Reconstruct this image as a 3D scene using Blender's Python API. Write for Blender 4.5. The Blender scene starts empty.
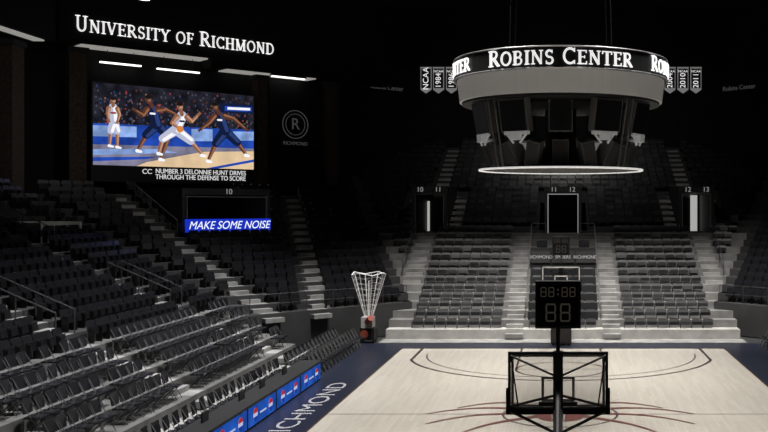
import bpy, math, random
from mathutils import Vector, Matrix
random.seed(7)
sc = bpy.context.scene
sc.view_settings.view_transform = 'Standard'
V = Vector

# ------------------------------------------------------------------ materials
def mat(name, col, rough=0.6, metal=0.0, emit=None, es=1.0, noise=0.0, nscale=3.0, spec=0.5, alpha=1.0):
    m = bpy.data.materials.new(name); m.use_nodes = True
    nt = m.node_tree; b = nt.nodes['Principled BSDF']
    b.inputs['Base Color'].default_value = (*col, 1)
    b.inputs['Roughness'].default_value = rough
    b.inputs['Metallic'].default_value = metal
    b.inputs['Specular IOR Level'].default_value = spec
    b.inputs['Alpha'].default_value = alpha
    if emit is not None:
        b.inputs['Emission Color'].default_value = (*emit, 1)
        b.inputs['Emission Strength'].default_value = es
    if noise > 0:
        tc = nt.nodes.new('ShaderNodeTexCoord'); n = nt.nodes.new('ShaderNodeTexNoise')
        n.inputs['Scale'].default_value = nscale; n.inputs['Detail'].default_value = 5
        r = nt.nodes.new('ShaderNodeValToRGB')
        r.color_ramp.elements[0].position = 0.3; r.color_ramp.elements[1].position = 0.7
        r.color_ramp.elements[0].color = (*[c*(1-noise) for c in col], 1)
        r.color_ramp.elements[1].color = (*[min(1, c*(1+noise)) for c in col], 1)
        nt.links.new(tc.outputs['Object'], n.inputs['Vector'])
        nt.links.new(n.outputs['Fac'], r.inputs['Fac'])
        nt.links.new(r.outputs['Color'], b.inputs['Base Color'])
    return m

M_black = mat('black_paint', (.008,.008,.009), .6)
M_blackgloss = mat('black_gloss', (.01,.01,.012), .25)
M_steel = mat('brushed_steel', (.45,.45,.45), .35, .8)
M_rail = mat('rail_metal', (.14,.14,.14), .4, .3)
M_railD = mat('rail_dark', (.05,.05,.052), .45, .3)
M_seat = mat('seat_plastic', (.010,.010,.012), .26, spec=.65)
M_seatP = mat('seat_pan_black', (.004,.004,.005), .45)
M_seatU = mat('seat_plastic_grey', (.026,.026,.026), .42)
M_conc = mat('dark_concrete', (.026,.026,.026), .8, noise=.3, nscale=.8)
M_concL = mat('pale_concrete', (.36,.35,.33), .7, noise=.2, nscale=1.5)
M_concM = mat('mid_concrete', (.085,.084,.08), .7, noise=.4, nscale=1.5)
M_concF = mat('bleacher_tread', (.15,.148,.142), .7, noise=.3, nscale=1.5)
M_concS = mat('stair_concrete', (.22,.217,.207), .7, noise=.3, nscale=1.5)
M_wall = mat('dark_wall', (.003,.003,.0033), .9, noise=.3)
M_brick = mat('dark_brick', (.06,.042,.032), .9, noise=.5, nscale=8)
M_floor = mat('arena_floor', (.03,.03,.032), .5, noise=.3, nscale=.6)
M_navy = mat('navy_paint', (.010,.013,.026), .35)
M_line = mat('line_paint', (.04,.022,.02), .4)
M_white = mat('white_paint', (.75,.74,.72), .5)
M_letterG = mat('faded_white_paint', (.30,.30,.31), .5)
M_whiteE = mat('lit_letters', (.8,.8,.8), .5, emit=(.95,.93,.93), es=.85)
M_numE = mat('number_frame_glow', (.3,.3,.3), .5, emit=(.5,.5,.5), es=.40)
M_dimE = mat('dim_letters', (.1,.1,.1), .5, emit=(.5,.5,.5), es=.08)
M_boardT = mat('board_letters', (.4,.4,.4), .5, emit=(.5,.5,.5), es=.2)  # slight emission added to brighten the board text
M_red = mat('logo_red', (.15,.05,.04), .4)
M_tan = mat('drum_grey', (.52,.50,.47), .6, emit=(.5,.48,.45), es=.17, noise=.06, nscale=.6)  # weak emission stands in for floor bounce light on the drum
M_lamp = mat('lamp_white', (.9,.9,.9), .5, emit=(1,.98,.95), es=2.0)
M_soffitE = mat('soffit_lit', (.5,.5,.48), .8, emit=(.6,.58,.54), es=.45, noise=.2)  # emission stands in for light falling on the soffit undersides
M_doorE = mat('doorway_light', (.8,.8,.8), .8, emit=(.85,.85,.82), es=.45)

# court wood
M_wood = bpy.data.materials.new('court_wood'); M_wood.use_nodes = True
nt = M_wood.node_tree; b = nt.nodes['Principled BSDF']
tc = nt.nodes.new('ShaderNodeTexCoord'); mp = nt.nodes.new('ShaderNodeMapping')
mp.inputs['Rotation'].default_value = (0,0,math.pi/2)
br = nt.nodes.new('ShaderNodeTexBrick')
br.inputs['Color1'].default_value = (.455,.422,.365,1); br.inputs['Color2'].default_value = (.505,.47,.41,1)
br.inputs['Mortar'].default_value = (.42,.39,.335,1); br.inputs['Scale'].default_value = 1
br.inputs['Brick Width'].default_value = 1.6; br.inputs['Row Height'].default_value = .12
br.inputs['Mortar Size'].default_value = .004
nt.links.new(tc.outputs['Object'], mp.inputs['Vector']); nt.links.new(mp.outputs['Vector'], br.inputs['Vector'])
nt.links.new(br.outputs['Color'], b.inputs['Base Color'])
b.inputs['Roughness'].default_value = .26
b.inputs['Specular IOR Level'].default_value = .4

M_glass = bpy.data.materials.new('backboard_glass'); M_glass.use_nodes = True
nt = M_glass.node_tree; nt.nodes.clear()
o = nt.nodes.new('ShaderNodeOutputMaterial'); mx = nt.nodes.new('ShaderNodeMixShader')
t = nt.nodes.new('ShaderNodeBsdfTransparent'); g = nt.nodes.new('ShaderNodeBsdfGlossy')
t.inputs['Color'].default_value = (.84,.84,.84,1); g.inputs['Roughness'].default_value = .1
mx.inputs[0].default_value = .04
nt.links.new(t.outputs[0], mx.inputs[1]); nt.links.new(g.outputs[0], mx.inputs[2]); nt.links.new(mx.outputs[0], o.inputs[0])

# ------------------------------------------------------------------ mesh builder
class MB:
    def __init__(s): s.v=[]; s.f=[]; s.mi=[]
    def add(s, vs, fs, mi=0):
        o=len(s.v); s.v.extend([tuple(p) for p in vs]); s.f.extend([tuple(i+o for i in f) for f in fs])
        s.mi.extend(mi if isinstance(mi,list) else [mi]*len(fs))
    def box(s, c, size, mi=0, R=None):
        x,y,z=[d/2 for d in size]
        vs=[V((a,b_,c_)) for a in(-x,x) for b_ in(-y,y) for c_ in(-z,z)]
        if R is not None: vs=[R@p for p in vs]
        c=V(c); s.add([p+c for p in vs],[(0,1,3,2),(4,6,7,5),(0,4,5,1),(2,3,7,6),(0,2,6,4),(1,5,7,3)],mi)
    def box2(s, a, b_, mi=0):
        s.box([(a[i]+b_[i])/2 for i in range(3)],[abs(b_[i]-a[i]) for i in range(3)],mi)
    def hexa(s, bot, z0, z1, mi=0):
        n=len(bot)
        vs=[V((p[0],p[1],z0)) for p in bot]+[V((p[0],p[1],z1)) for p in bot]
        fs=[tuple(range(n-1,-1,-1)),tuple(range(n,2*n))]+[(i,(i+1)%n,(i+1)%n+n,i+n) for i in range(n)]
        s.add(vs,fs,mi)
    def cyl(s, p1, p2, r1, r2=None, mi=0, n=8, caps=True):
        p1=V(p1);p2=V(p2); r2=r1 if r2 is None else r2
        d=(p2-p1).normalized(); a=d.orthogonal().normalized(); b_=d.cross(a)
        vs=[]
        for p,r in((p1,r1),(p2,r2)):
            for i in range(n):
                t=2*math.pi*i/n+math.pi/n; vs.append(p+a*math.cos(t)*r+b_*math.sin(t)*r)
        fs=[(i,(i+1)%n,(i+1)%n+n,i+n) for i in range(n)]
        if caps: fs+= [tuple(range(n-1,-1,-1)),tuple(range(n,2*n))]
        s.add(vs,fs,mi)
    def tube(s, pts, r, mi=0, n=6):
        for a,b_ in zip(pts,pts[1:]): s.cyl(a,b_,r,mi=mi,n=n)
    def ring(s, c, R, r, mi=0, n=32, m=6):
        vs=[]
        for i in range(n):
            a=2*math.pi*i/n
            for j in range(m):
                b_=2*math.pi*j/m; rr=R+r*math.cos(b_); h=r*math.sin(b_)
                vs.append(V(c)+V((rr*math.cos(a),rr*math.sin(a),h)))
        s.add(vs,[(i*m+j,((i+1)%n)*m+j,((i+1)%n)*m+(j+1)%m,i*m+(j+1)%m) for i in range(n) for j in range(m)],mi)
    def drum(s, c, R, z0, z1, mi=0, n=64, R1=None, caps=True):
        R1=R if R1 is None else R1
        vs=[(c[0]+R*math.cos(2*math.pi*i/n),c[1]+R*math.sin(2*math.pi*i/n),z0) for i in range(n)]
        vs+=[(c[0]+R1*math.cos(2*math.pi*i/n),c[1]+R1*math.sin(2*math.pi*i/n),z1) for i in range(n)]
        fs=[(i,(i+1)%n,(i+1)%n+n,i+n) for i in range(n)]
        if caps: fs+=[tuple(range(n-1,-1,-1)),tuple(range(n,2*n))]
        s.add(vs,fs,mi)
    def obj(s, name, mats, parent=None, smooth=False):
        me=bpy.data.meshes.new(name); me.from_pydata(s.v,[],s.f); me.update()
        for m in mats: me.materials.append(m)
        me.polygons.foreach_set('material_index', s.mi)
        if smooth: me.polygons.foreach_set('use_smooth',[True]*len(s.f))
        ob=bpy.data.objects.new(name,me); sc.collection.objects.link(ob)
        if parent: ob.parent=parent
        return ob
def empty(name,parent=None):
    e=bpy.data.objects.new(name,None); sc.collection.objects.link(e)
    if parent: e.parent=parent
    return e
def text(name, body, size, loc, xa, ya, m, parent=None, ext=.01, align='CENTER', shear=0, sx=1):
    cu=bpy.data.curves.new(name,'FONT'); cu.body=body; cu.size=size; cu.extrude=ext
    cu.align_x=align; cu.align_y='CENTER'; cu.shear=shear
    cu.materials.append(m)
    ob=bpy.data.objects.new(name,cu); sc.collection.objects.link(ob)
    xa=V(xa).normalized(); ya=V(ya).normalized(); za=xa.cross(ya)
    Mx=Matrix((xa*sx,ya,za)).transposed().to_4x4(); Mx.translation=V(loc)
    ob.matrix_world=Mx
    if parent: ob.parent=parent
    return ob

# ------------------------------------------------------------------ bowl frames
RISE,RUN=.38,.87
r2=math.sqrt(.5)
def P_side(s,d): return V((-12-d,s,0))
def P_cham(s,d): return V((-9.45-d*r2+s*r2,45.45+d*r2+s*r2,0))
def P_far(s,d): return V((s,48+d,0))
NS={'side':(P_side,V((0,1,0)),V((-1,0,0))),'cham':(P_cham,V((r2,r2,0)),V((-r2,r2,0))),'far':(P_far,V((1,0,0)),V((0,1,0)))}
def mir(p): return V((-p[0],p[1],p[2]))
Y0=14
def lim(kind,d):
    if kind=='side': return (Y0,42.9+.414*d)
    if kind=='cham': return (-(3.6+.414*d),3.6+.414*d)
    xl=max(6.9+.414*d,8.9) if d<4.9 else 6.9+.414*d
    xl=min(xl,83.3-(48+d)-.9)
    return (-xl,xl)
KR={'side':range(0,19),'cham':range(3,19),'far':range(0,29)}
def aisles(kind,d):
    if kind=='side':
        a=[(31.5,.55),(22.5,.55)]
        a.append((40.5,.55) if not 10.6<d<16 else (44.0,1.9)); return a
    if kind=='cham':
        a=[(-.9+.45*(d-2.5),.55),(-3.8-.18*(d-4.9),.55)]
        if 10.6<d<16: a.append((-1.5,2.6))
        return a
    if d<10.6: return [(-8.35,.55),(-2.45,.5),(0,1.95) if d>6 else (0,.0),(2.45,.5),(8.35,.55)]
    if d<16: return [(-9.75,.42),(-8.25,1.35),(-6.75,.42),(0,1.5),(6.75,.42),(8.25,1.35),(9.75,.42)]
    return [(-8.25,.5),(8.25,.5)]
def is_stair(kind,d,a):
    if kind!='far': return a[1]<1
    return a[1]<.8 and a[1]>0

stand=empty('stadium_stand')
bowl=MB(); stairs=MB(); seats=MB()
def seat_template(w=.55):
    vs=[];fs=[];ms=[]
    def prism(out,b0,b1,tilt,m):
        o=len(vs);n=len(out)
        for bb in(b0,b1):
            for(a,z) in out: vs.append((a,bb+tilt*(z-.35),z))
        fs.append(tuple(o+i for i in range(n))); fs.append(tuple(o+n+i for i in reversed(range(n))))
        for i in range(n): fs.append((o+i,o+(i+1)%n,o+n+(i+1)%n,o+n+i))
        ms.extend([m]*(n+2))
    h=w/2-.015
    prism([(-h,.36),(h,.36),(h,.68),(h-.05,.75),(-h+.05,.75),(-h,.68)],.56,.61,.22,0)
    prism([(-h+.02,.28),(h-.02,.28),(h-.03,.56),(-h+.03,.56)],.46,.51,.12,1)
    prism([(-w/2-.02,0),(-w/2+.01,0),(-w/2+.01,.52),(-w/2-.02,.52)],.36,.58,.0,1)
    return vs,fs,ms
SV,SF,SM=seat_template()
def put_seat(mb,p,u,n,z,grey=False,flip=False):
    j=random.uniform(-.025,.025); zs=.62 if grey else 1.0
    vs=[p+u*a+n*(b_+j*(c>.3))+V((0,0,z+c*zs)) for a,b_,c in SV]
    if flip: vs=[mir(q) for q in vs]
    mb.add(vs,SF,[2 if (grey and m==0) else m for m in SM])
def chair(mb,x,y,z,ang):
    R=Matrix.Rotation(ang,3,'Z'); o=V((x,y,z))
    def T(p): return o+R@V(p)
    mb.box(T((0,0,.45)),(.46,.44,.05),0,R)
    Rb=R@Matrix.Rotation(-.18,3,'X'); mb.box(T((0,.25,.72)),(.45,.04,.36),0,Rb)
    for s in(-.22,.22):
        mb.cyl(T((s,-.22,.015)),T((s,.29,.88)),.014,mi=1,n=4); mb.cyl(T((s,.26,.015)),T((s,-.18,.45)),.014,mi=1,n=4)
fold=MB()
for kind in('side','cham','far'):
    Pf,u,n=NS[kind]
    flips=(False,) if kind=='far' else (False,True)
    for k in KR[kind]:
        d=k*RUN; z=.5+RISE*k
        lo,hi=lim(kind,d+.01); lo2,hi2=lim(kind,d+RUN)
        mi=0
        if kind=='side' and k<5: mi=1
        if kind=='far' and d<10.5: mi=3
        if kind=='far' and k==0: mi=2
        cuts=[]
        if 10.6<d<16: cuts=[a for a in aisles(kind,d) if a[1]>1]
        segs=[];cur=lo;cur2=lo2
        for (c,hw) in sorted(cuts):
            segs.append((cur,c-hw,cur2,c-hw)); cur=cur2=c+hw
        segs.append((cur,hi,cur2,hi2))
        for fl in flips:
            for (a,b_,a2,b2) in segs:
                q=[Pf(a,d),Pf(b_,d),Pf(b2,d+RUN),Pf(a2,d+RUN)]
                if fl: q=[mir(p) for p in q]
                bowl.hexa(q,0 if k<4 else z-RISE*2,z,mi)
            for (c,hw) in cuts:
                q=[Pf(c-hw,d),Pf(c+hw,d),Pf(c+hw,d+RUN),Pf(c-hw,d+RUN)]
                if fl: q=[mir(p) for p in q]
                bowl.hexa(q,4.2,.5+RISE*12,0)
        for (c,hw) in aisles(kind,d):
            if not is_stair(kind,d,(c,hw)): continue
            if not (lo+hw<c<hi-hw): continue
            for fl in flips:
                hw2=hw-.06
                pts=[Pf(c-hw2,d-.36),Pf(c+hw2,d-.36),Pf(c+hw2,d+.02),Pf(c-hw2,d+.02)]
                pt2=[Pf(c-hw2,d+.01),Pf(c+hw2,d+.01),Pf(c+hw2,d+.5),Pf(c-hw2,d+.5)]
                if fl: pts=[mir(p) for p in pts]; pt2=[mir(p) for p in pt2]
                stairs.hexa(pts,z-RISE-.02,z-RISE/2,0); stairs.hexa(pt2,z-.03,z+.012,0)
        al=sorted(aisles(kind,d)); bounds=[]; cur=lo+.35
        for (c,hw) in al:
            if hw<=0: continue
            if c-hw>cur: bounds.append((cur,c-hw-.05))
            cur=max(cur,c+hw+.05)
        bounds.append((cur,hi-.35))
        pitch=.57
        for (a,b_) in bounds:
            L=b_-a; cnt=int(L/pitch)
            if cnt<1: continue
            off=(L-cnt*pitch)/2
            for i in range(cnt):
                s=a+off+pitch*(i+.5)
                for fl in flips:
                    if fl and kind=='side' and s<34: continue
                    if kind=='side' and k<4 and not fl:
                        if random.random()<.06: continue
                        p=Pf(s,d+.42); chair(fold,p.x,p.y,z,math.pi/2+random.uniform(-.12,.12)); continue
                    put_seat(seats,Pf(s,d),u,n,z,kind=='far' and d<10.5,fl)
for fl in(False,True):
    d=19*RUN; q=[P_cham(-(3.6+.414*d),d),P_cham(3.6+.414*d,d),P_cham(11.2,d+2.6),P_cham(-11.2,d+2.6)]
    if fl: q=[mir(p) for p in q]
    bowl.hexa(q,6.4,.5+RISE*18+.05,0)
bowl.obj('stadium_risers',[M_conc,M_concM,M_concL,M_concF],stand)
stairs.obj('aisle_stairs',[M_concS],stand)
seats.obj('stadium_seating',[M_seat,M_seatP,M_seatU],stand)
fold.obj('riser_chairs',[M_seat,M_railD],stand)

# ------------------------------------------------------------------ room shell
def wall(name,a,b_,z0,z1,m,th=.3):
    a=V((*a,0));b_=V((*b_,0));u=(b_-a).normalized();nn=V((-u.y,u.x,0))*th
    mb=MB(); mb.hexa([a,b_,b_+nn,a+nn],z0,z1,0); return mb.obj(name,[m])
wall('wall_left',(-31.2,-6),(-31.2,54.5),0,22,M_wall)
wall('wall_corner_left',(-31.2,54.5),(-12.2,73.6),0,22,M_wall)
wall('wall_far',(-12.2,73.6),(12.2,73.6),0,22,M_wall)
wall('wall_corner_right',(12.2,73.6),(31.2,54.5),0,22,M_wall)
wall('wall_right',(31.2,54.5),(31.2,-6),0,22,M_wall)
wall('wall_near',(31.2,-6),(-31.2,-6),0,22,M_wall)
mb=MB(); mb.box2((-31.5,-6.3,-.3),(31.5,74,-.05)); mb.obj('floor',[M_floor])
mb=MB(); mb.box2((-31.5,-6.3,22),(31.5,74,22.3)); mb.obj('ceiling',[M_wall])
cu=V((r2,r2,0)); cn=V((-r2,r2,0))
def CP(t,off=0,z=0): return V((-27.7+t,56+t,z))+cn*off
mb=MB()
def cbox(mb,t0,t1,o0,o1,z0,z1,mi=0):
    q=[CP(t0,o0),CP(t1,o0),CP(t1,o1),CP(t0,o1)]; mb.hexa(q,z0,z1,mi)
cbox(mb,-1.2,5.2,0,2.3,16.2,21.9); cbox(mb,5.2,15,0,2.0,15.65,21.9)
cbox(mb,-.3,5.1,.2,2.0,16.12,16.2,1); cbox(mb,6.0,10.6,.2,1.7,15.58,15.65,1)
mb.hexa([(-29,20),(-29,54.7),(-31,54.7),(-31,20)],16.1,21.9,0)
mb.hexa([(-29.3,30),(-29.3,54.0),(-29.9,54.0),(-29.9,30)],16.02,16.1,1)
mb.obj('trim_soffit',[M_wall,M_soffitE])
def column(t,w,z0,z1,p=None):
    mb=MB()
    if p is None: cbox(mb,t-w/2*r2,t+w/2*r2,-.35,.45,z0,z1,0); cbox(mb,t-w/2*r2-.08,t+w/2*r2+.08,-.45,.5,z1,z1+.3,1)
    else: mb.box2((p[0]-.4,p[1]-.55,z0),(p[0]+.4,p[1]+.55,z1),0); mb.box2((p[0]-.5,p[1]-.65,z1),(p[0]+.5,p[1]+.65,z1+.3),1)
    mb.obj('trim_column',[M_brick,M_conc])
column(-.55,.95,7.3,15.6); column(7.55,.75,7.3,15.1); column(11.3,.9,7.3,15.1)
column(0,1,7.5,15.1,(-29,50.2)); column(0,1,7.5,15.1,(-29,40))
e=empty('wall_seal')
mb=MB(); cbox(mb,8.0,10.9,-.05,.3,7.3,15.3,0); mb.obj('backing_panel',[M_wall],e)
mb=MB(); c=CP(9.35,-.12,12.3)
for R,r in((.95,.03),(.72,.02)):
    pts=[c+cu*R*math.cos(i*math.pi/16)+V((0,0,R*math.sin(i*math.pi/16))) for i in range(33)]
    mb.tube(pts,r)
mb.obj('seal_rings',[M_dimE],e)
text('seal_letter','R',1.1,c,cu,(0,0,1),M_dimE,e)
text('seal_caption','RICHMOND',.34,CP(9.35,-.12,11.0),cu,(0,0,1),M_dimE,e)
for (t0,t1,z) in((.6,2.3,15.3),(3.0,4.9,15.25),(8.0,9.7,15.35)):
    mb=MB(); fr=t0<6
    cbox(mb,t0,t1,.75 if fr else -.55,.95 if fr else -.35,z,z+.08,0); cbox(mb,t0-.05,t1+.05,.7 if fr else -.6,1.0 if fr else -.3,z+.08,z+.2,1)
    for tt in(t0+.3,t1-.3):
        q=CP(tt,.85 if fr else -.45,z+.18); mb.cyl(q,q+V((0,0,.9)),.02,mi=1,n=5)
    mb.obj('linear_light_fixture',[M_lamp,M_black])

# ------------------------------------------------------------------ serif glyphs
TK,TN=.17,.085
def arc(cx,cy,rx,ry,a0,a1,n=12):
    return [(cx+rx*math.cos(math.radians(a0+(a1-a0)*i/n)),cy+ry*math.sin(math.radians(a0+(a1-a0)*i/n))) for i in range(n+1)]
def vs_(x,y0=0,y1=1,w=TK,s0=True,s1=True):
    o=[([(x,y0),(x,y1)],w)]
    if s0: o.append(([(x-w/2-.09,y0+.03),(x+w/2+.09,y0+.03)],.06))
    if s1: o.append(([(x-w/2-.09,y1-.03),(x+w/2+.09,y1-.03)],.06))
    return o
def ser(x,y): return [([(x-.15,y),(x+.15,y)],.06)]
GL={
'I':(.40,vs_(.2)),
'U':(.86,[([(.2,1),(.2,.35)]+arc(.43,.33,.23,.3,180,360)[1:]+[(.66,1)],.13)]+ser(.2,.97)+ser(.66,.97)),
'N':(.90,vs_(.18,w=TN)+vs_(.72,w=TN,s0=False)+[([(.18,.97),(.72,.03)],TK)]),
'V':(.82,[([(.12,1),(.41,.03)],TK),([(.41,.03),(.70,1)],TN)]+ser(.12,.97)+ser(.70,.97)),
'E':(.72,vs_(.2)+[([(.2,.965),(.62,.965)],.07),([(.2,.52),(.52,.52)],.07),([(.2,.035),(.64,.035)],.07),([(.62,1),(.62,.8)],.06),([(.64,0),(.64,.22)],.06),([(.52,.62),(.52,.42)],.05)]),
'F':(.68,vs_(.2)+[([(.2,.965),(.60,.965)],.07),([(.2,.52),(.50,.52)],.07),([(.60,1),(.60,.8)],.06),([(.5,.62),(.5,.42)],.05)]),
'R':(.84,vs_(.2)+[([(.2,.965)]+arc(.4,.74,.22,.225,90,-90)+[(.2,.515)],.10),([(.4,.5),(.74,.03)],TK),([(.66,.03),(.84,.03)],.06)]),
'S':(.66,[(arc(.33,.73,.2,.23,40,270,12)+arc(.33,.26,.22,.24,90,-140,12)[1:],.13),([(.51,1.0),(.51,.76)],.05),([(.13,.0),(.13,.25)],.05)]),
'T':(.78,vs_(.39,s1=False)+[([(.06,.965),(.72,.965)],.07),([(.06,1),(.06,.78)],.06),([(.72,1),(.72,.78)],.06)]),
'Y':(.80,[([(.1,1),(.4,.5)],TK),([(.7,1),(.4,.5)],TN)]+vs_(.4,0,.52,s1=False)+ser(.1,.97)+ser(.7,.97)),
'O':(.90,[(arc(.45,.5,.34,.46,0,360,24),.13)]),
'C':(.82,[(arc(.46,.5,.34,.46,45,315,20),.13),([(.72,1),(.72,.74)],.05),([(.72,0),(.72,.24)],.05)]),
'H':(.92,vs_(.2)+vs_(.72)+[([(.2,.52),(.72,.52)],.07)]),
'M':(1.06,vs_(.18,w=TN)+vs_(.86,w=TK)+[([(.18,.97),(.50,.05)],TK),([(.5,.05),(.86,.97)],TN)]),
'D':(.90,vs_(.2)+[([(.2,.965),(.4,.965)]+arc(.4,.5,.36,.465,90,-90,16)+[(.2,.035)],.11)]),
'B':(.80,vs_(.2)+[([(.2,.965)]+arc(.4,.75,.2,.215,90,-90)+[(.2,.535)],.10),([(.2,.52)]+arc(.4,.28,.25,.245,90,-90)+[(.2,.035)],.10)]),
' ':(.42,[]),
}
def serif_text(mb,txt,h,width,mapf,depth=.05,small=.8,wt=1.0):
    items=[];x=0;first=True
    for ch in txt:
        s=1.0 if (first and ch!=' ' and ch.isupper()) else small
        first = (ch==' ')
        w,st=GL[ch.upper()]; items.append((x,s,st)); x+=w*s+.03
    k=width/x
    for (x0,s,st) in items:
        for pts,w in st:
            pts=[V((p[0]*s,p[1]*s)) for p in pts]; hw=w*s/2*wt
            L=[];R=[]
            for i,p in enumerate(pts):
                a=pts[max(i-1,0)]; c=pts[min(i+1,len(pts)-1)]
                t=(c-a); t=t.normalized() if t.length>1e-6 else V((1,0))
                n_=V((-t.y,t.x)); L.append(p+n_*hw); R.append(p-n_*hw)
            for i in range(len(pts)-1):
                q=[L[i],L[i+1],R[i+1],R[i]]
                f=[mapf((x0+p.x)*k,p.y*h,0) for p in q]; bk=[mapf((x0+p.x)*k,p.y*h,depth) for p in q]
                mb.add(f+bk,[(0,1,2,3),(7,6,5,4),(0,4,5,1),(1,5,6,2),(2,6,7,3),(3,7,4,0)],0)
mb=MB(); p0=CP(-.62,-.02)
serif_text(mb,'UNIVERSITY oF RICHMOND',.92,12.6,lambda x,y,dp:p0+cu*x-cn*(.08-dp)+V((0,0,16.88+y)),.08,.8,.78)
mb.obj('wall_lettering',[M_whiteE])

# ------------------------------------------------------------------ video screen
e=empty('video_screen')
SU=10.0/161; SVv=4.85/83
def SP(px,py,off): return V((-27.7,56,0))+cu*((px-90)*SU)-cn*(.45+off)+V((0,0,9.12+(167.5-py)*SVv))
mb=MB()
q=[SP(88.5,0,0),SP(251.5,0,0),SP(251.5,0,-.4),SP(88.5,0,-.4)]
mb.hexa(q,8.15,14.05,0); mb.obj('cabinet',[M_black],e)
def emat(name,col,noise=0,ns=4,es=1.0):
    m=bpy.data.materials.new(name); m.use_nodes=True; nt=m.node_tree; nt.nodes.clear()
    o=nt.nodes.new('ShaderNodeOutputMaterial'); em=nt.nodes.new('ShaderNodeEmission'); em.inputs[0].default_value=(*col,1); em.inputs[1].default_value=es
    nt.links.new(em.outputs[0],o.inputs[0])
    if noise:
        tc=nt.nodes.new('ShaderNodeTexCoord'); n=nt.nodes.new('ShaderNodeTexNoise'); n.inputs['Scale'].default_value=ns; n.inputs['Detail'].default_value=3
        cr=nt.nodes.new('ShaderNodeValToRGB'); cr.color_ramp.elements[0].position=.35; cr.color_ramp.elements[1].position=.65
        r=nt.nodes.new('ShaderNodeMixRGB'); r.blend_type='MULTIPLY'; r.inputs[0].default_value=noise; r.inputs[1].default_value=(*col,1)
        nt.links.new(tc.outputs['Object'],n.inputs['Vector']); nt.links.new(n.outputs['Fac'],cr.inputs[0]); nt.links.new(cr.outputs[0],r.inputs[2]); nt.links.new(r.outputs[0],em.inputs[0])
    return m
C={'crowd':emat('screen_crowd',(.022,.022,.034),.7,1.6),'blue':emat('screen_blue',(.02,.08,.50),.5,1.0),'ltblue':emat('screen_ltblue',(.32,.50,.95),.5,1.2),
'wood':emat('screen_wood',(.85,.62,.38),.2,1),'woodd':emat('screen_wood_blue',(.26,.25,.36),.5,1),'white':emat('screen_white',(.95,.95,1)),'whites':emat('screen_white_shade',(.50,.52,.66)),'navy':emat('screen_navy',(.006,.012,.045)),
'navyl':emat('screen_navy_light',(.025,.05,.18)),
'skin':emat('screen_skin',(.10,.036,.02)),'skinh':emat('screen_skin_highlight',(.30,.13,.07)),'skin2':emat('screen_skin_light',(.27,.115,.065)),'skin2h':emat('screen_skin_light_hl',(.55,.30,.19)),'hair':emat('screen_hair',(.01,.008,.008)),'orange':emat('screen_orange',(.7,.24,.05)),'red':emat('screen_red',(.30,.04,.04)),'grey':emat('screen_grey',(.07,.07,.09)),'txt':emat('caption_text',(.75,.75,.75))}
cn_keys=list(C); mb=MB()
def flat(pts,key,lay): mb.add([SP(x,y,.01+lay*.002) for x,y in pts],[tuple(range(len(pts)))],cn_keys.index(key))
def limb(a,b_,w0,w1,key,lay,hl=None):
    a=V(a);b_=V(b_);t=(b_-a).normalized();n_=V((-t.y,t.x))
    def cap(a,b_,w0,w1):
        pts=[]
        for i in range(7):
            an=math.pi*i/6; pts.append(a+n_*w0*math.cos(an)-t*w0*math.sin(an))
        for i in range(7):
            an=math.pi*i/6; pts.append(b_-n_*w1*math.cos(an)+t*w1*math.sin(an))
        return [(p.x,p.y) for p in pts]
    flat(cap(a,b_,w0,w1),key,lay)
    if hl:
        sgn=1 if n_.x>0 else -1; o=n_*sgn
        flat(cap(a+o*w0*.4,b_+o*w1*.4,w0*.4,w1*.4),hl,lay+.5)
def disc(c,rx,ry,key,lay): flat([(c[0]+rx*math.cos(i*math.pi/7),c[1]+ry*math.sin(i*math.pi/7)) for i in range(14)],key,lay)
flat([(90,85),(251,85),(251,167.5),(90,167.5)],'crowd',0)
for i in range(520):
    x=random.uniform(92,249); y=random.uniform(99,126) if random.random()<.85 else random.uniform(87,99); k=random.choice(['skin','grey','red','navyl','grey','hair','hair','navy','hair','grey','skin2' if i%5==0 else 'grey'])
    disc((x,y),.8,1.1,k,1)
flat([(90,126),(251,123),(251,147),(90,148)],'blue',2)
flat([(90,128),(130,127),(130,138),(90,139)],'ltblue',3); flat([(184,126),(206,125),(206,138),(184,139)],'ltblue',3); flat([(228,126),(251,125),(251,135),(228,136)],'ltblue',3)
flat([(214,96),(251,95),(251,105),(214,106)],'navy',3); flat([(219,98.5),(249,97.5),(249,103),(219,104)],'blue',4); flat([(222,99.5),(247,98.7),(247,101.5),(222,102.3)],'white',5)
flat([(90,147),(251,144),(251,167.5),(90,167.5)],'woodd',4)
flat([(140,163),(196,150),(251,147),(251,167.5),(130,167.5)],'wood',5); flat([(90,152),(150,149),(170,152),(90,158)],'ltblue',5)
flat([(90,160),(150,157),(140,160),(90,164)],'blue',5.5)
flat([(200,167.5),(251,156),(251,159),(212,167.5)],'blue',6)
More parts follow.
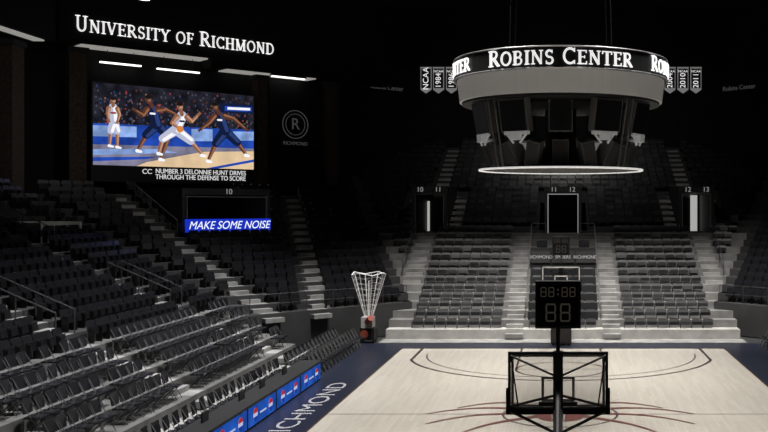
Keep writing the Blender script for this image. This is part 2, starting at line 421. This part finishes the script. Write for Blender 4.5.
def player(head,neck,hip,arms,legs,jer,skin,lay,S=1.0,shoe='white',trim='white'):
    hl='skinh' if skin=='skin' else 'skin2h'; jh='navyl' if jer=='navy' else 'white'; jb='navy' if jer=='navy' else 'whites'
    for (kn,ft) in legs:
        limb(kn,ft,2.3*S,1.3*S,skin,lay,hl); limb((ft[0]-.6,ft[1]+.8),(ft[0]+3.0,ft[1]+1.6),1.6*S,1.1*S,shoe,lay+1)
        limb(hip,kn,4.6*S,3.6*S,jb,lay+1,jh)
    limb((neck[0],neck[1]),hip,4.6*S,4.4*S,jb,lay+2,jh); limb((neck[0]-3*S,neck[1]+1),(neck[0]+3*S,neck[1]+1),2.3*S,2.3*S,jb,lay+2)
    for j,(el,ha) in enumerate(arms):
        sh=(neck[0]+(4.4*S if el[0]>neck[0] else -4.4*S),neck[1]+1)
        limb(sh,el,2.5*S,1.8*S,skin,lay+3,hl); limb(el,ha,1.8*S,1.1*S,skin,lay+3,hl); disc(ha,1.5*S,1.4*S,skin,lay+4)
        for f in(-.9,-.3,.3,.9):
            dx,dy=ha[0]-el[0],ha[1]-el[1]; L=math.hypot(dx,dy); dx/=L; dy/=L
            limb(ha,(ha[0]+dx*2.4*S-dy*f*1.6,ha[1]+dy*2.4*S+dx*f*1.6),.5,.35,skin,lay+4)
    limb((neck[0],neck[1]-1.5),head,1.7*S,1.7*S,skin,lay+3); disc(head,2.8*S,3.5*S,skin,lay+4); disc((head[0]+.9*S,head[1]+.6*S),1.4*S,2.1*S,hl,lay+4.5)
    disc((head[0],head[1]-2.1*S),2.9*S,1.8*S,'hair',lay+5)
    for ex in(-.2,1.5): disc((head[0]+ex*S,head[1]+.1),.35,.3,'hair',lay+5)
    disc((head[0]+.7*S,head[1]+2.0*S),.8,.3,'hair',lay+5)
    limb((neck[0]-1.8,neck[1]+5.5),(neck[0]+2,neck[1]+5.5),1.0,1.0,trim,lay+5)
player((108,102),(108,109),(109,122),[((103,115),(104,122)),((114,116),(112,123))],[((106,133),(105,147)),((112,133),(112,148))],'white','skin2',8,.9,trim='red')
player((141,98),(145,107),(149,124),[((157,107),(169,112)),((136,115),(128,110))],[((139,135),(131,151)),((161,135),(153,159))],'navy','skin',16,1.15)
player((172,103),(174,113),(168,128),[((184,118),(191,110)),((164,121),(171,126))],[((155,138),(151,153)),((183,139),(195,153))],'white','skin2',24,1.15,trim='navy')
disc((172,127),3.6,3.6,'orange',32)
player((208,100),(213,109),(219,126),[((228,112),(242,123)),((202,118),(193,126))],[((209,140),(201,159)),((232,138),(242,151))],'navy','skin',34,1.2)
mb.obj('picture',[C[k] for k in cn_keys],e)
text('caption_cc','CC',.42,SP(140,173.0,.03),cu,(0,0,1),C['txt'],e)
text('caption_line_a','NUMBER 3 DELONNIE HUNT DRIVES',.41,SP(148,172.2,.03),cu,(0,0,1),C['txt'],e,align='LEFT',sx=.87)
text('caption_line_b','THROUGH THE DEFENSE TO SCORE',.41,SP(148,178.2,.03),cu,(0,0,1),C['txt'],e,align='LEFT',sx=.87)

# ------------------------------------------------------------------ portals
def portal(kind,s,hw,number,d0=10.45,d1=16.4,fl=False,lit=None,led=False,H=2.5,pale=False,frame=1):
    Pf,u,n=NS[kind]; f=mir if fl else (lambda p:p)
    e=empty('vomitory_portal',stand); zb=.5+RISE*12; mb=MB()
    def bx(s0,s1,a,b_,z0,z1,mi=0): mb.hexa([f(Pf(s0,a)),f(Pf(s1,a)),f(Pf(s1,b_)),f(Pf(s0,b_))],z0,z1,mi)
    wm=3 if pale else 0
    bx(s-hw,s-hw+.2,d0+.6,d1,zb,zb+H,wm); bx(s+hw-.2,s+hw,d0+.6,d1,zb,zb+H,wm)
    if not pale: bx(s-hw,s+hw,d0+.6,d1,zb+H,zb+H+.35)
    bx(s-hw,s+hw,d1-.2,d1,zb,zb+H+(.5 if pale else 0),wm)
    fw=hw-.2
    if not pale:
        bx(s-fw,s-fw+.05,d0+.5,d0+.6,zb,zb+H-.1,frame); bx(s+fw-.05,s+fw,d0+.5,d0+.6,zb,zb+H-.1,frame); bx(s-fw,s+fw,d0+.5,d0+.6,zb+H-.13,zb+H-.08,frame)
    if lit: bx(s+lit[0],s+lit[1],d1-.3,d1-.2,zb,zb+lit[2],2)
    mb.obj('portal_shell',[M_black,M_rail,M_doorE,M_concL,M_numE],e)
    if number:
        c=f(Pf(s,d0+.5)); nn=f(n)
        text('portal_number',number,.42,V((c.x,c.y,zb+H+.17))-nn*.06,u if not fl else V((u.x,-u.y,0)),(0,0,1),M_numE,e)
    if led:
        mb=MB(); pa,pb=Pf(s-2.4,d0+.3),Pf(s+2.4,d0+.3)
        mb.hexa([pa,pb,pb+n*.2,pa+n*.2],zb+.25,zb+.95,0); mb.obj('led_ribbon',[emat('led_ribbon_blue',(.01,.03,.50),0,3,1.0)],e)
        text('led_ribbon_text','MAKE SOME NOISE',.60,Pf(s,d0+.27)+V((0,0,zb+.6)),u,(0,0,1),emat('led_white',(.9,.95,1)),e,shear=.3,ext=.005,sx=.90)
portal('far',0,1.15,'11      12',frame=4)  # center frame glows faintly in place of light catching its edges
portal('far',-8.25,1.1,'10      11',lit=(-.85,-.7,2.0))
portal('far',8.25,1.1,'12      13',lit=(.3,.75,2.4))
portal('cham',-1.5,2.5,'10',lit=(-2.2,-1.3,2.2),led=True,H=2.25)
portal('side',44.0,1.8,None,H=.9,pale=True)
portal('cham',-1.5,2.5,'13',fl=True,H=2.7)

# guard rails
mb=MB()
def rail(pts,h=1.0,mid=True,mi=0):
    pts=[V(p) for p in pts]
    up=V((0,0,h)); mb.tube([p+up for p in pts],.025,mi)
    if mid: mb.tube([p+up*.5 for p in pts],.015,mi)
    for a,b_ in zip(pts,pts[1:]):
        n_=max(1,int((b_-a).length/1.4))
        for i in range(n_+1): q=a.lerp(b_,i/n_); mb.cyl(q,q+up,.022,mi=mi,n=6)
zb=.5+RISE*12
def at(kind,s,d,z=None,fl=False):
    p=NS[kind][0](s,d); p.z=.5+RISE*int(d/RUN) if z is None else z
    return mir(p) if fl else p
for s0 in(-9.35,-7.15,7.15,9.35): rail([at('far',s0,10.5,zb),at('far',s0,11.0,zb)],mi=1)
rail([at('far',-1.9,10.3,zb-.3),at('far',-1.05,10.3,zb-.3)],.9); rail([at('far',1.05,10.3,zb-.3),at('far',1.9,10.3,zb-.3)],.9)
for s0 in(-1.9,1.9): rail([at('far',s0,1.0),at('far',s0,9.6)],.9)
for s0 in(-9.0,9.0): rail([at('far',s0,5.5),at('far',s0,9.8)],.9,mi=1)
rail([at('cham',-4.2,11.2),at('cham',-4.7,15.5)],.9); rail([at('cham',1.25,11.2),at('cham',1.25,15.5)],.9,mi=1)
for fl in(False,True): rail([at('cham',-4.4,2.75,1.64,fl),at('cham',4.4,2.75,1.64,fl)],.9,mi=1)
rail([at('side',42.1,10.4),at('side',42.1,16)],1.0,mi=1)
for yy in(30.9,32.1,39.9,41.1): rail([at('side',yy,4.4),at('side',yy,7)],.8,mid=False,mi=1)
mb.obj('guard_railing',[M_rail,M_railD],stand)

# central media platform
e=empty('media_platform',stand); mb=MB()
mb.box2((-1.85,54.2,3.0),(1.85,57.9,3.4),0); mb.box2((-1.85,54.2,3.4),(1.85,54.35,4.35),0)
for x0,x1 in((-1.8,-.75),(-.62,.62),(.75,1.8)): mb.box2((x0,54.12,3.5),(x1,54.2,4.15),1)
for x in(-1.2,0,1.2):
    mb.box2((x-.3,54.6,4.35),(x+.3,54.66,4.75),2); mb.box2((x-.04,54.66,3.4),(x+.04,54.7,4.4),2)
mb.box2((-1.7,54.5,4.1),(1.7,55.1,4.16),0)
for k in range(1,7):
    d=k*RUN; z=.5+RISE*k; mb.box2((-1.8,48+d+.01,z),(1.8,48+d+.06,z+.42),0)
mb.obj('platform_body',[M_black,M_conc,M_blackgloss],e)
for nm,tx,x in(('platform_text','RICHMOND',-1.27),('platform_text_b','SPIDERS',0),('platform_text_c','RICHMOND',1.27)):
    text(nm,tx,.25,(x,54.1,3.82),(1,0,0),(0,0,1),M_boardT,e,ext=.004)

# ------------------------------------------------------------------ court
mb=MB(); mb.box2((-7.62,14.5,-.05),(7.62,44.9,.0)); mb.obj('basketball_court',[M_wood])
mb=MB()
mb.box2((-9.9,14.5,-.05),(-7.625,46.6,.0)); mb.box2((7.625,14.5,-.05),(9.9,46.6,.0)); mb.box2((-7.62,44.905,-.05),(7.62,46.6,.0))
mb.obj('court_apron',[M_navy])
mb=MB(); mb.box2((-9.0,46.65,-.05),(9.0,47.98,.03)); mb.box2((-11.98,22,-.05),(-11.0,44,.03)); mb.obj('walkway_slab',[M_concS])
mk=MB()
def strip(pts,w,mi=0,z=.006):
    pts=[V((p[0],p[1],0)) for p in pts]; L=[];R=[]
    for i,p in enumerate(pts):
        t=(pts[min(i+1,len(pts)-1)]-pts[max(i-1,0)]).normalized(); n_=V((-t.y,t.x,0))
        ww=w[i] if isinstance(w,list) else w
        L.append(p+n_*ww/2+V((0,0,z))); R.append(p-n_*ww/2+V((0,0,z)))
    k=len(pts); mk.add(L+R,[(i,i+1,k+i+1,k+i) for i in range(k-1)],mi)
def carc(cx,cy,r,a0,a1,n=40): return [(cx+r*math.cos(math.radians(a0+(a1-a0)*i/n)),cy+r*math.sin(math.radians(a0+(a1-a0)*i/n))) for i in range(n+1)]
cx=-.09
for sgn,yb in((-1,44.9),(1,16.3)):
    hy=yb+sgn*1.6
    a=math.degrees(math.acos(6.5/6.75))
    ar=carc(cx,hy,6.75,180+a,360-a) if sgn<0 else carc(cx,hy,6.75,180-a,a)
    strip([(cx-6.5,yb)]+ar+[(cx+6.5,yb)],.13)
    ar=carc(cx,hy,6.02,180,360) if sgn<0 else carc(cx,hy,6.02,180,0)
    strip(ar,.06)
    strip([(cx-1.83,yb),(cx-1.83,yb+sgn*5.79),(cx+1.83,yb+sgn*5.79),(cx+1.83,yb)],.09)
    strip(carc(cx,yb+sgn*5.79,1.83,0,360),.10)
    strip([(-7.6,yb),(7.6,yb)],.12)
strip([(-7.6,30.6),(7.6,30.6)],.04); strip(carc(cx,30.6,1.83,0,360),.07)
strip([(-7.58,15),(-7.58,44.9)],.08); strip([(7.58,15),(7.58,44.9)],.08)
def bez(p,n=18):
    out=[]
    for i in range(n+1):
        t=i/n; out.append(tuple((1-t)**3*p[0][j]+3*(1-t)**2*t*p[1][j]+3*(1-t)*t*t*p[2][j]+t**3*p[3][j] for j in(0,1)))
    return out
for sx in(-1,1):
    for (p1,p2,p3) in (((1.0,1.6),(1.8,2.6),(3.4,.9)),((1.3,.8),(2.6,1.6),(4.3,.0)),((1.3,-.2),(2.6,.6),(4.1,-1.4)),((1.0,-.9),(1.9,-.6),(2.9,-2.6))):
        pts=bez([(.3,.2)]+[p1,p2,p3]); pts=[(cx+sx*x,30.6+y) for x,y in pts]
        strip(pts,[.26-.21*i/18 for i in range(19)],2,.011); strip(pts,[.40-.31*i/18 for i in range(19)],0,.008)
for (yy,rx,ry) in((31.2,.5,.8),(30.1,.7,.6)):
    pts=[(cx+rx*math.cos(i*math.pi/12),yy+ry*math.sin(i*math.pi/12),.013) for i in range(24)]; mk.add(pts,[tuple(range(24))],2)
mk.obj('court_markings',[M_line,M_white,M_red])
text('court_lettering','RICHMOND',.95,(-8.35,31.6,.006),(0,1,0),(-1,0,0),M_letterG,None,ext=.001,sx=1.75)

# ------------------------------------------------------------------ hoops
def hoop(x,yb,sg,name='basketball_hoop'):
    e=empty(name); mb=MB()
    def B(x0,x1,y0,y1,z0,z1,mi=0): mb.box2((x+x0,yb+sg*y0,z0),(x+x1,yb+sg*y1,z1),mi)
    for (a,b_,c,d) in((-.915,.915,3.93,3.97),(-.915,.915,2.90,2.95)): B(a,b_,-.05,.02,c,d,0)
    B(-.915,-.865,-.05,.02,2.9,3.97); B(.865,.915,-.05,.02,2.9,3.97)
    B(-.95,.95,-.08,.06,2.84,2.95,1); B(-.95,-.87,-.08,.06,2.84,3.3,1); B(.87,.95,-.08,.06,2.84,3.3,1)
    for (a,b_,c,d) in((-.86,.86,3.87,3.92),(-.86,.86,2.96,3.0),(-.86,-.81,2.96,3.92),(.81,.86,2.96,3.92),(-.305,.305,3.46,3.51),(-.305,.305,3.05,3.1),(-.305,-.255,3.05,3.5),(.255,.305,3.05,3.5)): B(a,b_,.022,.026,c,d,2)
    B(-.09,.09,-.22,-.05,2.75,4.0,0); B(-.35,.35,-.14,-.06,3.0,3.07,0)
    def c_(p,q,r,mi=0): mb.cyl((x+p[0],yb+sg*p[1],p[2]),(x+q[0],yb+sg*q[1],q[2]),r,mi=mi,n=8)
    for s in(-1,1):
        c_((s*.05,-.15,3.55),(s*.86,-.06,3.9),.02); c_((s*.05,-.15,3.2),(s*.86,-.06,2.98),.025)
        c_((s*.05,-.3,2.55),(s*.88,-.06,2.90),.028)
        c_((s*.86,-.06,3.9),(s*.72,-.1,2.95),.015)
    c_((0,-.15,3.45),(0,-2.6,1.9),.05); c_((0,-.15,2.95),(0,-2.9,1.2),.09)
    B(-.42,.42,-4.0,-2.3,.12,.95,1); B(-.5,.5,-2.3,-2.05,.1,2.1,1); B(-.2,.2,-3.0,-2.3,.9,1.95,0)
    for s in(-1,1):
        for yy in(-3.7,-2.5): c_((s*.46,yy,.1),(s*.36,yy,.1),.1)
    B(-.035,.035,-.16,-.08,3.95,4.5,0)
    mb.obj('frame_and_base',[M_black,M_blackgloss,M_white],e)
    g=MB(); g.box2((x-.87,yb-.006,2.95),(x+.87,yb+.006,3.93)); g.obj('glass_board',[M_glass],e)
    r=MB(); r.ring((x,yb+sg*.38,3.05),.2286,.014,0,32,6); r.box2((x-.08,yb+sg*.02,2.98),(x+.08,yb+sg*.17,3.06),0)
    for i in range(12):
        for sw in(1,-1):
            pts=[]
            for j in range(6):
                a=2*math.pi*(i+sw*j*.5)/12; rr=.225-.105*math.sin(j/5*math.pi/2); pts.append((x+rr*math.cos(a),yb+sg*.38+rr*math.sin(a),3.04-.42*j/5))
            r.tube(pts,.005,1,3)
    r.obj('rim_and_net',[mat('rim_orange',(.35,.06,.02),.4),M_white],e)
    s=MB(); s.box2((x-.41,yb-sg*.3,4.43),(x+.41,yb+sg*.0,5.28),0)
    for sd in(yb-sg*.31,yb+sg*.01): s.box2((x-.36,sd-.005,4.48),(x+.36,sd+.005,5.23),1)
    s.obj('shot_clock',[M_black,M_blackgloss],e)
    amb=mat('led_dim_digit',(.02,.018,.016),.6,emit=(.5,.42,.32),es=.045)
    y=yb-.325 if sg>0 else yb-.02
    dg=MB()
    def seg7(cx_,cz,w,h,t):
        for (dx,dz,ww,hh) in((0,h/2,w,t),(0,0,w,t),(0,-h/2,w,t),(-w/2,h/4,t,h/2-t),(w/2,h/4,t,h/2-t),(-w/2,-h/4,t,h/2-t),(w/2,-h/4,t,h/2-t)):
            dg.box((cx_+dx,y,cz+dz),(ww,.01,hh),0)
    for dx in(-.13,.13): seg7(x+dx,4.72,.16,.30,.03)
    for dx in(-.26,-.12,.12,.26): seg7(x+dx,5.09,.09,.16,.018)
    for dz in(5.05,5.13): dg.box((x,y,dz),(.03,.01,.03),0)
    dg.obj('clock_digits',[amb],e)
    return e
hoop(-.09,17.5,1)
hoop(-.09,43.7,-1)

# ------------------------------------------------------------------ scoreboard
e=empty('scoreboard'); SC=(-.07,30.6)
mb=MB()
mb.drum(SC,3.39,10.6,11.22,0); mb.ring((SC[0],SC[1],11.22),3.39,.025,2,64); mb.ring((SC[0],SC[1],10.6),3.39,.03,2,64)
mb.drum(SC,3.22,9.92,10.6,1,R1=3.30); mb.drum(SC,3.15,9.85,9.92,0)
mb.drum(SC,2.3,9.75,9.86,0)
for i in range(4):
    a=math.pi/4+i*math.pi/2; mb.cyl((SC[0]+2.2*math.cos(a),SC[1]+2.2*math.sin(a),11.2),(SC[0]+1.8*math.cos(a),SC[1]+1.8*math.sin(a),22.0),.012,mi=0,n=6)
mb.drum(SC,2.0,11.2,11.5,0,R1=1.6)
mb.obj('ring_and_drum',[M_black,M_tan,M_steel],e)
mb=MB()
for q in range(4):
    base=q*math.pi/2
    def mp(x,y,dp,base=base):
        th=(x/ (3.39)) - (4.5/3.39)/2 + base; R=3.41+dp
        return V((SC[0]+R*math.sin(th),SC[1]-R*math.cos(th),10.70+y))
    serif_text(mb,'ROBINS CENTER',.46,4.5,mp,.03,.87)
mb.obj('ring_letters',[M_whiteE],e)
mb=MB()
def tang(th,R,z,w,h,dep,tilt,mi,bmi,roll=0):
    c=V((SC[0]+R*math.sin(th),SC[1]-R*math.cos(th),z))
    Rm=Matrix.Rotation(th,3,'Z')@Matrix.Rotation(tilt,3,'X')@Matrix.Rotation(roll,3,'Y')
    mb.box(c,(w,dep,h),bmi,Rm); mb.box(c+Rm@V((0,-dep/2-.01,0)),(w*.90,.02,h*.90),mi,Rm)
for q in range(4):
    a=q*math.pi/2
    tang(a,2.1,9.35,.72,.95,.25,.12,1,2)
    tang(a,2.0,8.25,.48,.8,.3,.1,5,2)
    for s in(-1,1):
        for t in(-.12,.12): mb.box((SC[0]+1.95*math.sin(a)+t*math.cos(a)*s,SC[1]-1.95*math.cos(a)+t*math.sin(a)*s,8.8),(.05,.05,.3),2)
        tang(a+s*.52,2.68,9.35,.95,1.0,.28,.2,1,2)
        tang(a+s*.68,2.3,8.28,.46,.75,.5,.40,5,2,s*.25)
        tang(a+s*.36,2.2,8.28,.40,.75,.5,.30,5,2,-s*.25)
        p=V((SC[0]+2.7*math.sin(a+s*.5),SC[1]-2.7*math.cos(a+s*.5),8.82))
        Rz=Matrix.Rotation(a+s*.5,3,'Z')
        mb.box(p,(.85,.08,.10),3,Rz); mb.box(p+Rz@V((0,-.05,-.1)),(.3,.2,.22),3,Rz)
        for t in(-.36,.36): mb.cyl(p+Rz@V((t,0,0)),p+Rz@V((t*.3,0,-.3)),.035,mi=3,n=5)
    for s in(-1,1):
        b_=a+s*.74
        mb.cyl((SC[0]+2.95*math.sin(b_),SC[1]-2.95*math.cos(b_),9.9),(SC[0]+2.55*math.sin(b_),SC[1]-2.55*math.cos(b_),7.8),.03,mi=2,n=6)
mb.drum(SC,.5,7.9,9.8,0,n=8)
mb.ring((SC[0],SC[1],7.8),2.6,.035,4,64); mb.drum(SC,2.5,7.80,7.84,0)  # bottom ring's emission stands in for lights reflecting off the rim
mb.obj('hanging_panels',[M_black,mat('led_board_off',(.012,.012,.014),.3),mat('speaker_grey',(.15,.15,.15),.5),mat('bracket_grey',(.5,.5,.49),.5,emit=(.35,.35,.35),es=.3),mat('ring_glow',(.8,.8,.78),.5,emit=(.9,.88,.85),es=.6),mat('speaker_grille',(.03,.03,.03),.7)],e)

# ------------------------------------------------------------------ banners and dim wall text
for px,t1 in((426,'NCAA'),(438.5,'1984'),(451.5,'1986'),(670,'2004'),(683,'2010'),(696,'2011')):
    x=(px-563)*73.5/956; e=empty('championship_banner'); Yb=73.515
    mb=MB(); mb.box2((x-.42,Yb,15.7),(x+.42,Yb+.08,17.4),0); mb.add([(x-.42,Yb,15.7),(x+.42,Yb,15.7),(x,Yb,15.4)],[(0,1,2)],0)
    mb.box2((x-.36,Yb-.02,15.82),(x+.36,Yb,17.32),1); mb.cyl((x-.45,Yb+.02,17.42),(x+.45,Yb+.02,17.42),.03,mi=0)
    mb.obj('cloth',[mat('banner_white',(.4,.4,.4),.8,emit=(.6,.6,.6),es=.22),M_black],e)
    if t1=='NCAA':
        text('banner_text',t1,.62,(x,Yb-.04,16.55),(0,0,1),(-1,0,0),M_whiteE,e,ext=.004)
    else:
        text('banner_text','NCAA',.26,(x,Yb-.04,17.1),(1,0,0),(0,0,1),M_whiteE,e,ext=.004)
        text('banner_year',t1,.58,(x,Yb-.04,16.4),(0,0,1),(-1,0,0),M_whiteE,e,ext=.004)
text('wall_sign','Robins Center',.5,(-13.3,72.3,15.7),cu,(0,0,1),M_dimE)
text('wall_sign','Robins Center',.5,(13.3,72.3,15.7),(r2,-r2,0),(0,0,1),M_dimE)

# ------------------------------------------------------------------ LED scorer's table
e=empty('scorers_table'); mb=MB()
blue=emat('led_panel_blue',(.02,.10,.50),.5,1.2,.95)
mb.box2((-10.1,19.7,.68),(-9.3,36.8,.74),0); mb.box2((-10.05,19.7,0.003),(-9.98,36.8,.68),0)
for i in range(6):
    y0=19.76+i*2.84; mb.box2((-9.45,y0,.003),(-9.33,y0+2.8,.68),0); mb.box2((-9.33,y0+.06,.06),(-9.315,y0+2.74,.64),1)
    cy=y0+1.4
    for (oy,R) in((-.75,.21),(.75,.21)):
        c=V((-9.305,cy+oy,.35)); n_=16
        pts=[c+V((0,R*math.cos(k*2*math.pi/n_),R*math.sin(k*2*math.pi/n_))) for k in range(n_)]
        mb.add(pts,[tuple(range(n_))],2)
        top=[c+V((.004,R*math.cos(k*math.pi/8),max(.05,R*math.sin(k*math.pi/8)))) for k in range(9)]; mb.add(top,[tuple(range(9))],3)
        bot=[c+V((.004,R*math.cos(math.pi+k*math.pi/8),min(-.06,R*math.sin(math.pi+k*math.pi/8)))) for k in range(9)]; mb.add(bot,[tuple(range(9))],4)
    mb.box2((-9.31,cy-.3,.30),(-9.30,cy+.3,.35),2)
for yy in(26,29,31,33.5): mb.box2((-9.85,yy,.74),(-9.8,yy+.45,1.02),0)
mb.obj('table_and_led_panels',[M_black,blue,emat('led_logo_white',(.45,.5,.7)),emat('led_logo_red',(.40,.02,.03)),emat('led_logo_blue',(.01,.04,.3))],e)

# ------------------------------------------------------------------ folding chairs on floor
h=math.pi/2
mb=MB()
for i in range(14): chair(mb,-9.75,37.6+i*.6,.012,h); chair(mb,-10.65,37.6+i*.6,.012,h)
for i in range(20): chair(mb,-10.6,23.5+i*.66,.012,h+random.uniform(-.15,.15))
mb.obj('folding_chairs',[M_seat,M_rail])
mb=MB()
for i in range(14): chair(mb,9.6,37.6+i*.6,.012,-h)
mb.obj('folding_chairs',[M_seat,M_rail])

# ------------------------------------------------------------------ ball-return shooting machine
e=empty('basketball_shooting_machine'); mb=MB(); X,Y=-9.6,47.25
mb.box2((X-.35,Y-.45,.12),(X+.35,Y+.4,.75),0); mb.box2((X-.28,Y-.5,.72),(X+.28,Y+.2,1.25),1); mb.cyl((X,Y-.35,1.0),(X+.25,Y-.75,1.25),.17,.15,mi=2,n=12)
mb.cyl((X-.1,Y-.6,.45),(X-.1,Y-.62,.45),.2,mi=2,n=12)
for sx in(-.3,.3):
    for sy in(-.35,.3): mb.cyl((X+sx-.03,Y+sy,.07),(X+sx+.03,Y+sy,.07),.1,mi=0,n=10)
top=[(X+.85*math.cos(i*math.pi/4+.39),Y+.75*math.sin(i*math.pi/4+.39),3.3+.12*(i%2)) for i in range(8)]
bt=[(X+.2*math.cos(i*math.pi/4+.39),Y+.2*math.sin(i*math.pi/4+.39),1.25) for i in range(8)]
mb.tube(top+[top[0]],.022,3)
for i in range(8):
    mb.cyl(top[i],bt[i],.016,mi=3,n=5)
    for j in range(1,8):
        a=V(top[i]).lerp(V(bt[i]),j/8); b_=V(top[(i+1)%8]).lerp(V(bt[(i+1)%8]),j/8); mb.cyl(a,b_,.005,mi=3,n=4)
    a=V(top[i]); b2=V(top[(i+1)%8]); mb.cyl(a.lerp(b2,.5),V(bt[i]).lerp(V(bt[(i+1)%8]),.5),.005,mi=3,n=4)
mb.cyl((X,Y,1.2),(X,Y,3.0),.03,mi=3)
mb.obj('machine_body',[M_black,M_concL,mat('machine_red',(.25,.05,.03),.5),M_white],e)

mb=MB(); mb.cyl((-21.9,50,17.9),(-21.9,50,17.55),.12,.32,mi=0,n=16); mb.cyl((-21.9,50,17.56),(-21.9,50,17.5),.28,.28,mi=1,n=16); mb.cyl((-21.9,50,17.9),(-21.9,50,22.0),.02,mi=0)
mb.obj('pendant_light',[M_black,M_lamp])

# ------------------------------------------------------------------ lights
def area(loc,target,size,power,spread=120,col=(1,.97,.94)):
    l=bpy.data.lights.new('arena_light','AREA'); l.shape='SQUARE'; l.size=size; l.energy=power; l.color=col; l.spread=math.radians(spread)
    o=bpy.data.objects.new('arena_light',l); sc.collection.objects.link(o); o.location=loc
    o.rotation_euler=(V(target)-V(loc)).to_track_quat('-Z','Y').to_euler(); return o
for y in(20,29,38,46):
    for x in(-5,5): area((x,y,20),(x*.8,y-1,0),1.6,600,76)
for y in(24,33,42): area((-9,y,20.5),(-14.5,y+1,2),.9,660,54,(.98,.98,1))
area((10,40,20.5),(15,50,3),1.2,520,55)
for x in(-6,0,6): area((x,43,20.5),(x*1.1,51,1.5),1.0,400,44)
# added dim fill lamps, no real fixtures, to lift the upper bowl
area((0,50,21),(0,66,8),2,170,80); area((-14,44,21),(-23,50,6),2,110,80)
l=bpy.data.lights.new('portal_fill','POINT'); l.energy=22; l.shadow_soft_size=.2  # added fill lamp, no real fixture, brightens the pale side portal
o=bpy.data.objects.new('portal_fill',l); sc.collection.objects.link(o); o.location=(-24.5,43.8,7.2)
w=bpy.data.worlds.new('World'); sc.world=w; w.use_nodes=True
w.node_tree.nodes['Background'].inputs[0].default_value=(.5,.5,.55,1); w.node_tree.nodes['Background'].inputs[1].default_value=.01

# ------------------------------------------------------------------ camera
cd=bpy.data.cameras.new('Camera'); cam=bpy.data.objects.new('Camera',cd); sc.collection.objects.link(cam)
cam.location=(0,0,6.6); cam.rotation_euler=(math.pi/2,0,0)
cd.sensor_width=36; cd.lens=956/768*36; cd.shift_x=-(563-384)/768; cd.shift_y=-8/768
cd.clip_end=300
sc.camera=cam
